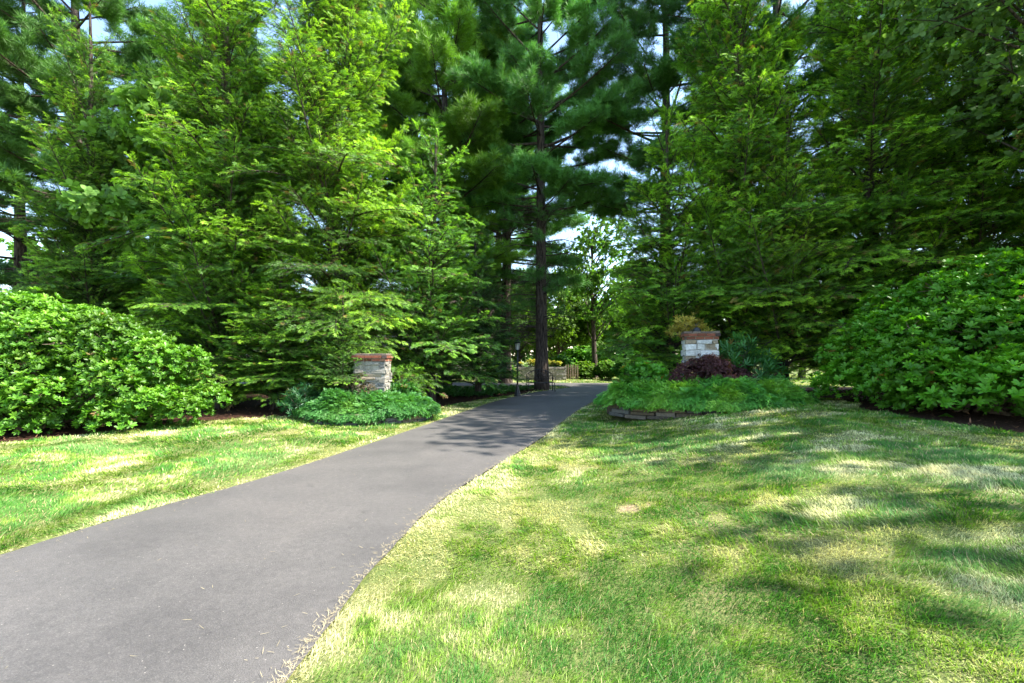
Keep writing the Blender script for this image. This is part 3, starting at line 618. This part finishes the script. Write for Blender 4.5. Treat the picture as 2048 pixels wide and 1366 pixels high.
bb = blobs(36, 1.12, .55, 1.08, 40, .2, 9000, .034, SM, (.085, .034, .036), (.16, .065, .058), .3, .3)
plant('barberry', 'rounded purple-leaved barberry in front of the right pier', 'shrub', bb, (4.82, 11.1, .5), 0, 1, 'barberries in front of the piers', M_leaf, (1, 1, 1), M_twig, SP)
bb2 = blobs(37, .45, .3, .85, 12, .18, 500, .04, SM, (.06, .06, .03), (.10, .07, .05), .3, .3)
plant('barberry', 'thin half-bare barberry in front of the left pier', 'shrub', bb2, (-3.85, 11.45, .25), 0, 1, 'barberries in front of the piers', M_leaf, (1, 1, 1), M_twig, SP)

# ------------------------------------------------------------ trees
hA = hemlock(41, 19, 3.7, .35, 235, .28, .50, .40, 1.5)
hB = hemlock(42, 9.6, 2.9, .45, 135, .26, .64, .38, 1.5)
hC = hemlock(43, 18, 3.4, .6, 205, .28, .52, .40, 1.5)
HG = 'hemlocks screening the driveway entrance'
hem = [
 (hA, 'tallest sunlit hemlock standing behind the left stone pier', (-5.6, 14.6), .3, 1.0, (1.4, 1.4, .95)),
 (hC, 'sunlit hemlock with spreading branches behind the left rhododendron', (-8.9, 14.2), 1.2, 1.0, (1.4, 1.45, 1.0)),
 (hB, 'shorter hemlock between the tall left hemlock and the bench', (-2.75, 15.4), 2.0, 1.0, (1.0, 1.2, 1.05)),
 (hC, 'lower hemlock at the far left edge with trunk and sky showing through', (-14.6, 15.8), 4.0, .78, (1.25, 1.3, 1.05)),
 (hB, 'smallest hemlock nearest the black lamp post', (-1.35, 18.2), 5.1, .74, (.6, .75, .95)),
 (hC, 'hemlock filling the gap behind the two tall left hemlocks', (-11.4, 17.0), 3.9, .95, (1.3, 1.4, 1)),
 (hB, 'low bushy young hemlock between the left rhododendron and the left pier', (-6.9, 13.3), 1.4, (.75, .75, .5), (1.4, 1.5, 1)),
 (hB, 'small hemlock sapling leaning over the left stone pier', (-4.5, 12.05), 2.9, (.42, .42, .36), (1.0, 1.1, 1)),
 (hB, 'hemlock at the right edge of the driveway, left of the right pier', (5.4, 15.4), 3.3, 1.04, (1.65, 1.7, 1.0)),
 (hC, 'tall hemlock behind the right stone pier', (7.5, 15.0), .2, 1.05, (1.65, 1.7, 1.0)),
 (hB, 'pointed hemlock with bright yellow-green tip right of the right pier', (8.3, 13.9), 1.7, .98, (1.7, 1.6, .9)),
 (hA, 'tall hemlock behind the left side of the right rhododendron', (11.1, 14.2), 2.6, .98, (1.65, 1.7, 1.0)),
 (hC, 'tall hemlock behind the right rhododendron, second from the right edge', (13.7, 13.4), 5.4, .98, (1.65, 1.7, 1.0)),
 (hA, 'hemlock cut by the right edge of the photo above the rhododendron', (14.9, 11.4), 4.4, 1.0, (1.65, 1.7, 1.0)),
]
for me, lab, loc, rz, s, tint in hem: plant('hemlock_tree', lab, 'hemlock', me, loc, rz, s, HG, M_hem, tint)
pA = pine(51, 25, 5.4, 8.2, 17, .35, 1.25); pB = pine(52, 21, 4.9, 5.0, 17, .34, 1.25)
PG = 'white pines towering behind the hemlocks'
pines = [
 (pA, 'tall pine with bare dark trunk above the black bench', (1.42, 21.6), .0, (.86, .86, 1), (1.3, 1.5, 1.4)),
 (pA, 'dark pine filling the sky right of the bench pine', (7.4, 22), .8, 1.0, (1.05, 1.25, 1.2)),
 (pB, 'pine close behind the bench pine, filling the gap on its left', (-.4, 27), 3.6, 1.15, (1.2, 1.45, 1.3)),
 (pB, 'pine behind the short hemlock left of the bench pine', (-3.4, 23), 2.1, 1.08, (2.0, 1.8, .8)),
 (pA, 'pine behind the top of the tallest left hemlock', (-8.2, 25), 3.0, .95, (1.1, 1.15, .8)),
 (pA, 'pine at the far left with its trunk against blue sky', (-18.6, 19.5), 1.0, .95, (1.1, 1.15, 1.0)),
 (pB, 'pine at the very left edge of the photo', (-22.8, 21), 4.0, .95, (1.0, 1.1, 1.1)),
 (pB, 'pine in the gap between the two left hemlock groups', (-14.8, 23), 5.0, 1.0, (.9, 1, 1)),
 (pA, 'pine behind the tall hemlock of the right pier', (10.6, 18.5), 2.0, .95, (.8, 1, 1.0)),
 (pB, 'pine behind the right hemlock row near the photo edge', (19.5, 21), 3.5, 1.0, (.7, .9, .9)),
 (pB, 'farther pine in the row left of the bench pine', (-6.2, 30), .9, 1.3, (1.7, 1.6, .8)),
 (pB, 'far pale pine seen between the bench pine and its left neighbour', (-1.0, 34), 1.5, 1.15, (1.5, 1.5, .9)),
]
for me, lab, loc, rz, s, tint in pines: plant('pine_tree', lab, 'pine', me, loc, rz, s, PG, M_pine, tint)
bA = broad(61, 11, 4.2, 1.2, 5200, .24, None, (.085, .17, .022)); bB = broad(62, 12, 3.6, 3.5, 4200, .20, None, (.10, .19, .03))
bE = broad(64, 15.5, 3.7, 5.4, 4600, .13, None, (.11, .19, .04), 50)
bF = broad(65, 13.5, 3.0, 3.0, 1500, .20, None, (.085, .17, .035), 60)
bD = broad(63, 13, 3.8, 3.2, 1700, .17, None, (.10, .19, .03), 44)
BG = 'leafy trees beyond the hemlocks'
broads = [
 (bA, 'bright leafy tree beyond the far lawn, just right of the bench pine', (4.6, 44), 0, .95, (1.1, 1.05, .8)),
 (bA, 'darker leafy tree at the right of the far lawn', (11.5, 38), 2, .9, (.8, .95, .9)),
 (bA, 'leafy tree far beyond the right end of the pale house', (-4.5, 52), 3, 1.1, (1, 1, .8)),
 (bA, 'leafy tree far beyond the bend of the driveway', (8.5, 56), 4, 1.1, (.9, 1, .8)),
 (bB, 'sunlit maple with pale leaves poking over the left hemlocks', (-10.6, 16.3), 1, 1.02, (1.35, 1.35, 1.6)),
 (bE, 'silvery leafy tree in the top right corner of the photo', (12.7, 9.9), 2.6, 1., (1.15, 1.15, 1.7)),
 (bF, 'thin leafy tree in the sky gap right of the bench pine', (6.0, 33), .7, 1.0, (1.1, 1.2, .8)),
 (bA, 'broad leafy tree standing behind the pale house', (-17, 50), 5, 1.2, (.8, .9, .9)),
 (bA, 'leafy tree behind the right hemlock row', (21, 33), 1.4, 1.2, (.8, .9, .9)),
 (bA, 'leafy tree behind the far left pines', (-33, 36), 2.2, 1.3, (.8, .9, .9)),
 (bA, 'leafy tree far behind the low stone wall', (1.0, 58), 5.5, 1.15, (1, 1, .8)),
 (bA, 'leafy tree farthest right beyond the round shrub', (13.5, 50), 3.1, 1.1, (.9, 1, .8)),
 (bA, 'leafy tree behind the left end of the pale house', (-27, 48), 1.1, 1.2, (.8, .9, .9)),
 (bA, 'leafy tree behind the middle of the pale house', (-9.5, 56), 4.4, 1.2, (.9, 1, .8)),
 # beyond the right edge: they dapple the right lawn
 (bD, 'light leafy tree beyond the right edge, beside the lawn', (12.2, 7.6), .5, .95, (1, 1, 1)),
 (bD, 'second light leafy tree beyond the right edge, nearer the road', (12.6, 3.0), 3.5, .92, (1, 1, 1)),
]
for me, lab, loc, rz, s, tint in broads: plant('leafy_tree', lab, 'tree', me, loc, rz, s, BG, M_leaf, tint)

def woods():
    r = np.random.default_rng(66); n = 15000; x = r.uniform(-95, 95, n); y = r.uniform(64, 76, n); top = 5 + 6 * fnoise(x, y * .3, 6, 1) + 1.5 * vnoise(x, y, 1.5, 2); z = top * r.random(n) ** .7
    c = np.array([[.075, .15, .03]]) * r.uniform(.6, 1.4, (n, 1)) * (.7 + .6 * vnoise(x, y, 5, 3))[:, None]
    tag(obj('woods', scatter('woods', LEAF, np.stack([x, y, z], 1), frames(r.normal(0, 1, (n, 3)) + [0, -.3, .5], r.normal(0, 1, (n, 3))), r.uniform(.5, .9, n), c), M_leaf), 'far green woods closing the view beyond the house', 'woods', kind='stuff')
woods()
# far shrubs
fs = blobs(71, 1.0, 1.0, 1.5, 16, .42, 1300, .16, LEAF, (.06, .17, .02), (.11, .22, .03), .5)
FG = 'shrubs round the far lawn'
for lab, loc, s, tint in (('round green shrub beyond the far lawn, right of the stone wall', (3.6, 33.0), 1.05, (1, 1.1, .9)), ('low yellow-green shrub right of the round shrub', (5.1, 32), .8, (1.5, 1.2, .8)), ('second low yellow-green shrub, nearer the hemlocks', (6.6, 31.5), .85, (1.2, 1.1, .8)),
    ('dark shrub beyond the bend under the hemlock edge', (8.0, 29.5), 1.3, (.5, .7, .8)), ('tall shrub beyond the far lawn under the bright leafy tree', (5.9, 37), 1.6, (1, 1.1, .7)), ('shrub seen left of the lamp post beyond the drive', (-.8, 31), .9, (1.3, 1.2, .8)), ('shrub in front of the pale house behind the left pier', (-8.5, 33), 1.2, (1.1, 1.1, .8)), ('shrub in front of the pale house behind the left rhododendron', (-15.5, 31), 1.3, (.9, 1, .8))):
    plant('round_shrub', lab, 'shrub', fs, loc, loc[0], s, FG, M_leaf, tint, M_twig, SP)
# ground cover
def cover(name, lab, box, n, size, c, seed, hgt=.14):
    r = np.random.default_rng(seed); x = r.uniform(box[0], box[1], n); y = r.uniform(box[2], box[3], n); k = (fnoise(x, y, .9, 1) > .34) & ~in_drive(x, y, .6) & planted(x, y); x, y = x[k], y[k]; n = len(x)
    z = H(x, y) + hgt * r.uniform(.4, 1.1, n); tag(obj(name, scatter(name, WHORL, np.stack([x, y, z], 1), frames(r.normal(0, .3, (n, 3)) + [0, 0, 1.], r.normal(0, 1, (n, 3))), size * r.uniform(.7, 1.2, n), np.array([c]) * r.uniform(.7, 1.3, (n, 1))), M_rho), lab, 'ground cover', kind='stuff')
cover('pachysandra', 'low pachysandra carpet around the lamp post and bench', (-4.5, 1.4, 17.4, 22), 2600, .11, (.045, .13, .03), 81)
def litter():
    r = np.random.default_rng(9); n = 9000; x = r.uniform(-14, 14, n); y = r.uniform(5, 20, n); k = planted(x, y) & ~pip(x, y, BED_L) & ~pip(x, y, BED_R); x, y = x[k], y[k]; n = len(x)
    c = np.array([[.17, .085, .045]]) * r.uniform(.4, 1.7, (n, 1)); tv, tq, tt = blade_t()
    M = frames(r.normal(0, .25, (n, 3)) + np.stack([np.zeros(n), np.zeros(n), np.zeros(n)], 1) + r.normal(0, 1, (n, 3)) * [1, 1, .15], np.tile([[0, 0, 1.]], (n, 1))); M = np.stack([M[:, :, 2], M[:, :, 1], M[:, :, 0]], 2)
    tag(obj('leaf_litter', scatter('leaf_litter', blade_t(), np.stack([x, y, H(x, y) + .03], 1), M, np.stack([np.full(n, .02), r.uniform(.008, .03, n), r.uniform(.04, .12, n)], 1), c), M_dry), 'brown bark chips and dead leaves on the mulch', 'leaf litter', kind='stuff')
litter()

# ------------------------------------------------------------ bench, lamp post
bt = thing('garden_bench', 'ornate black metal bench in front of the bare pine trunk', 'bench', (1.30, 20.6, Hs(1.3, 20.6)), R(8))
m = MB()
for k in range(7): m.tube([(-.58, -.22 + k * .07, .43), (.58, -.22 + k * .07, .43)], .014, 6)
obj('seat', m.mesh('seat', True), M_iron, bt)
m = MB(); arc = [(-.6, .27, .42)] + [(-.6 + 1.2 * i / 16, .30, .80 + .22 * math.sin(math.pi * i / 16)) for i in range(17)] + [(.6, .27, .42)]; m.tube(arc, .02, 6)
for i in range(9):
    x = -.5 + i * .125; top = .80 + .22 * math.sin(math.pi * (x + .6) / 1.2); m.tube([(x, .28, .45), (x + .05, .29, (top + .45) / 2), (x, .30, top)], .009, 5); m.tube([(x - .05, .29, .55), (x, .29, .65), (x - .05, .295, .74)], .008, 5)
m.tube([(-.6, .28, .62), (.6, .28, .62)], .01, 5); m.tube([(.17 * math.cos(a * .524), .285, .70 + .17 * math.sin(a * .524)) for a in range(13)], .012, 5)
obj('backrest', m.mesh('backrest', True), M_iron, bt)
for sx in (-1, 1):
    m = MB(); m.tube([(sx * .6, .27, .45), (sx * .62, .2, .68), (sx * .62, -.05, .70), (sx * .61, -.26, .66), (sx * .6, -.27, .45)], .018, 6); m.tube([(sx * .61 , .05 + .09 * math.cos(a * .6), .55 + .09 * math.sin(a * .6)) for a in range(11)], .009, 5); obj('armrest', m.mesh('armrest', True), M_iron, bt)
    for y0, y1 in ((.26, .33), (-.24, -.30)):
        m = MB(); m.tube([(sx * .58, y0, .45), (sx * .6, y0 * .9, .22), (sx * .6, y1, -.03)], .02, 6); obj('leg', m.mesh('leg', True), M_iron, bt)
lp = thing('lamp_post', 'slim black lamp post with flared base beside the driveway left of the bench', 'lamp post', (.22, 18.3, Hs(.22, 18.3) - .02))
m = MB(); m.tube([(0, 0, 0), (0, 0, .06), (0, 0, .1), (0, 0, .3), (0, 0, .42), (0, 0, .5)], [.15, .15, .12, .085, .05, .045], 12); obj('base', m.mesh('base', True), M_iron, lp)
m = MB(); m.tube([(0, 0, .48), (0, 0, 1.85)], [.036, .03], 10); m.tube([(0, 0, 1.25), (0, 0, 1.3)], [.05, .05], 10); obj('pole', m.mesh('pole', True), M_iron, lp)
m = MB(); m.tube([(0, 0, 1.84), (0, 0, 1.87), (0, 0, 1.9)], [.04, .09, .09], 6)
for k in range(6): a = k * math.pi / 3; m.tube([(.085 * math.cos(a), .085 * math.sin(a), 1.9), (.12 * math.cos(a), .12 * math.sin(a), 2.16)], .008, 4)
m.tube([(0, 0, 2.16), (0, 0, 2.18), (0, 0, 2.28), (0, 0, 2.34)], [.15, .15, .05, .01], 6); obj('lantern_frame', m.mesh('lantern_frame'), M_iron, lp)
gm, nt, b = mat('frosted_glass', .4, .5); b.inputs['Base Color'].default_value = (.55, .55, .5, 1)
m = MB(); m.tube([(0, 0, 1.905), (0, 0, 2.155)], [.075, .108], 6); obj('glass', m.mesh('glass'), gm, lp)

# ------------------------------------------------------------ far wall, fence, flowers, house
random.seed(4)
s = MB(); cols = []
for row in range(8):
    x = 0
    while x < 3.3: l = min(random.uniform(.2, .5), 3.3 - x); s.box((x + l / 2, 0, .055 + row * .11), (l - .015, .35 + random.uniform(-.03, .03), .1), None, .01); g = random.uniform(.6, 1.2); cols += [(.36 * g, .33 * g, .29 * g, 1)] * 6; x += l
me = s.mesh('stone_wall'); tint_attr(me, cols); o = obj('stone_wall', me, M_ledge); o.location = (.3, 30.2, Hs(2, 30)); tag(o, 'low grey stone wall beyond the far lawn behind the bench', 'wall')
fl = blobs(72, 1.5, .25, .4, 14, .14, 420, .09, LEAF, (.22, .26, .04), (.42, .30, .04), .5)
plant('flower_bed', 'yellow and orange flowers on top of the low stone wall', 'flowers', fl, (1.9, 30.2, .93), 0, 1, None, M_leaf, (1, 1, 1), M_twig, SP)
M_wood = simple('fence_wood', [(.3, (.16, .12, .08)), (.7, (.34, .27, .19))], 12, .9, .1)
ft = thing('picket_fence', 'weathered wooden picket fence right of the low stone wall', 'fence', (3.7, 31.2, Hs(4, 31.2)))
m = MB(); [m.box((i * .16, 0, .5), (.09, .025, 1.0), None, .004) for i in range(6)]; obj('pickets', m.mesh('pickets'), M_wood, ft)
m = MB(); m.box((.4, .035, .3), (.95, .04, .08)); obj('rail', m.mesh('rail'), M_wood, ft); m = MB(); m.box((.4, .035, .75), (.95, .04, .08)); obj('rail', m.mesh('rail'), M_wood, ft)
M_wall = simple('house_siding', [(.3, (.62, .52, .44)), (.7, (.74, .65, .56))], 3, .85, .2, .1)
M_roof = simple('roof_shingle', [(.3, (.06, .045, .04)), (.7, (.15, .11, .09))], 10, .9, .2)
M_white = simple('white_trim', [(.3, (.72, .70, .66)), (.7, (.8, .78, .75))], 6, .7, .3, .1)
gl2, nt, b = mat('window_glass', .1, .6); b.inputs['Base Color'].default_value = (.03, .04, .05, 1)
ht = thing('house', 'pale house mostly hidden behind the hemlocks left of the bench', 'house', (-12, 43, 0))
m = MB(); m.box((0, 0, 2.4), (22, 8, 4.8)); obj('wall', m.mesh('wall'), M_wall, ht)
m = MB(); m.v = [(-11.5, -4.5, 4.8), (11.5, -4.5, 4.8), (11.5, 4.5, 4.8), (-11.5, 4.5, 4.8), (-10, 0, 7.4), (10, 0, 7.4)]; m.f = [(0, 1, 5, 4), (2, 3, 4, 5), (1, 2, 5), (3, 0, 4), (3, 2, 1, 0)]; rf = obj('roof', m.mesh('roof'), M_roof, ht)
for x in (-8.5, -5, -1.5, 2, 5.5, 8.5):
    m = MB(); m.box((x, -4.03, 2.2), (1.5, .08, 1.7)); f = obj('window', m.mesh('window'), M_white, ht); m = MB(); m.box((x - .34, -4.085, 2.2), (.6, .03, 1.45)); m.box((x + .34, -4.085, 2.2), (.6, .03, 1.45)); obj('pane', m.mesh('pane'), gl2, f)
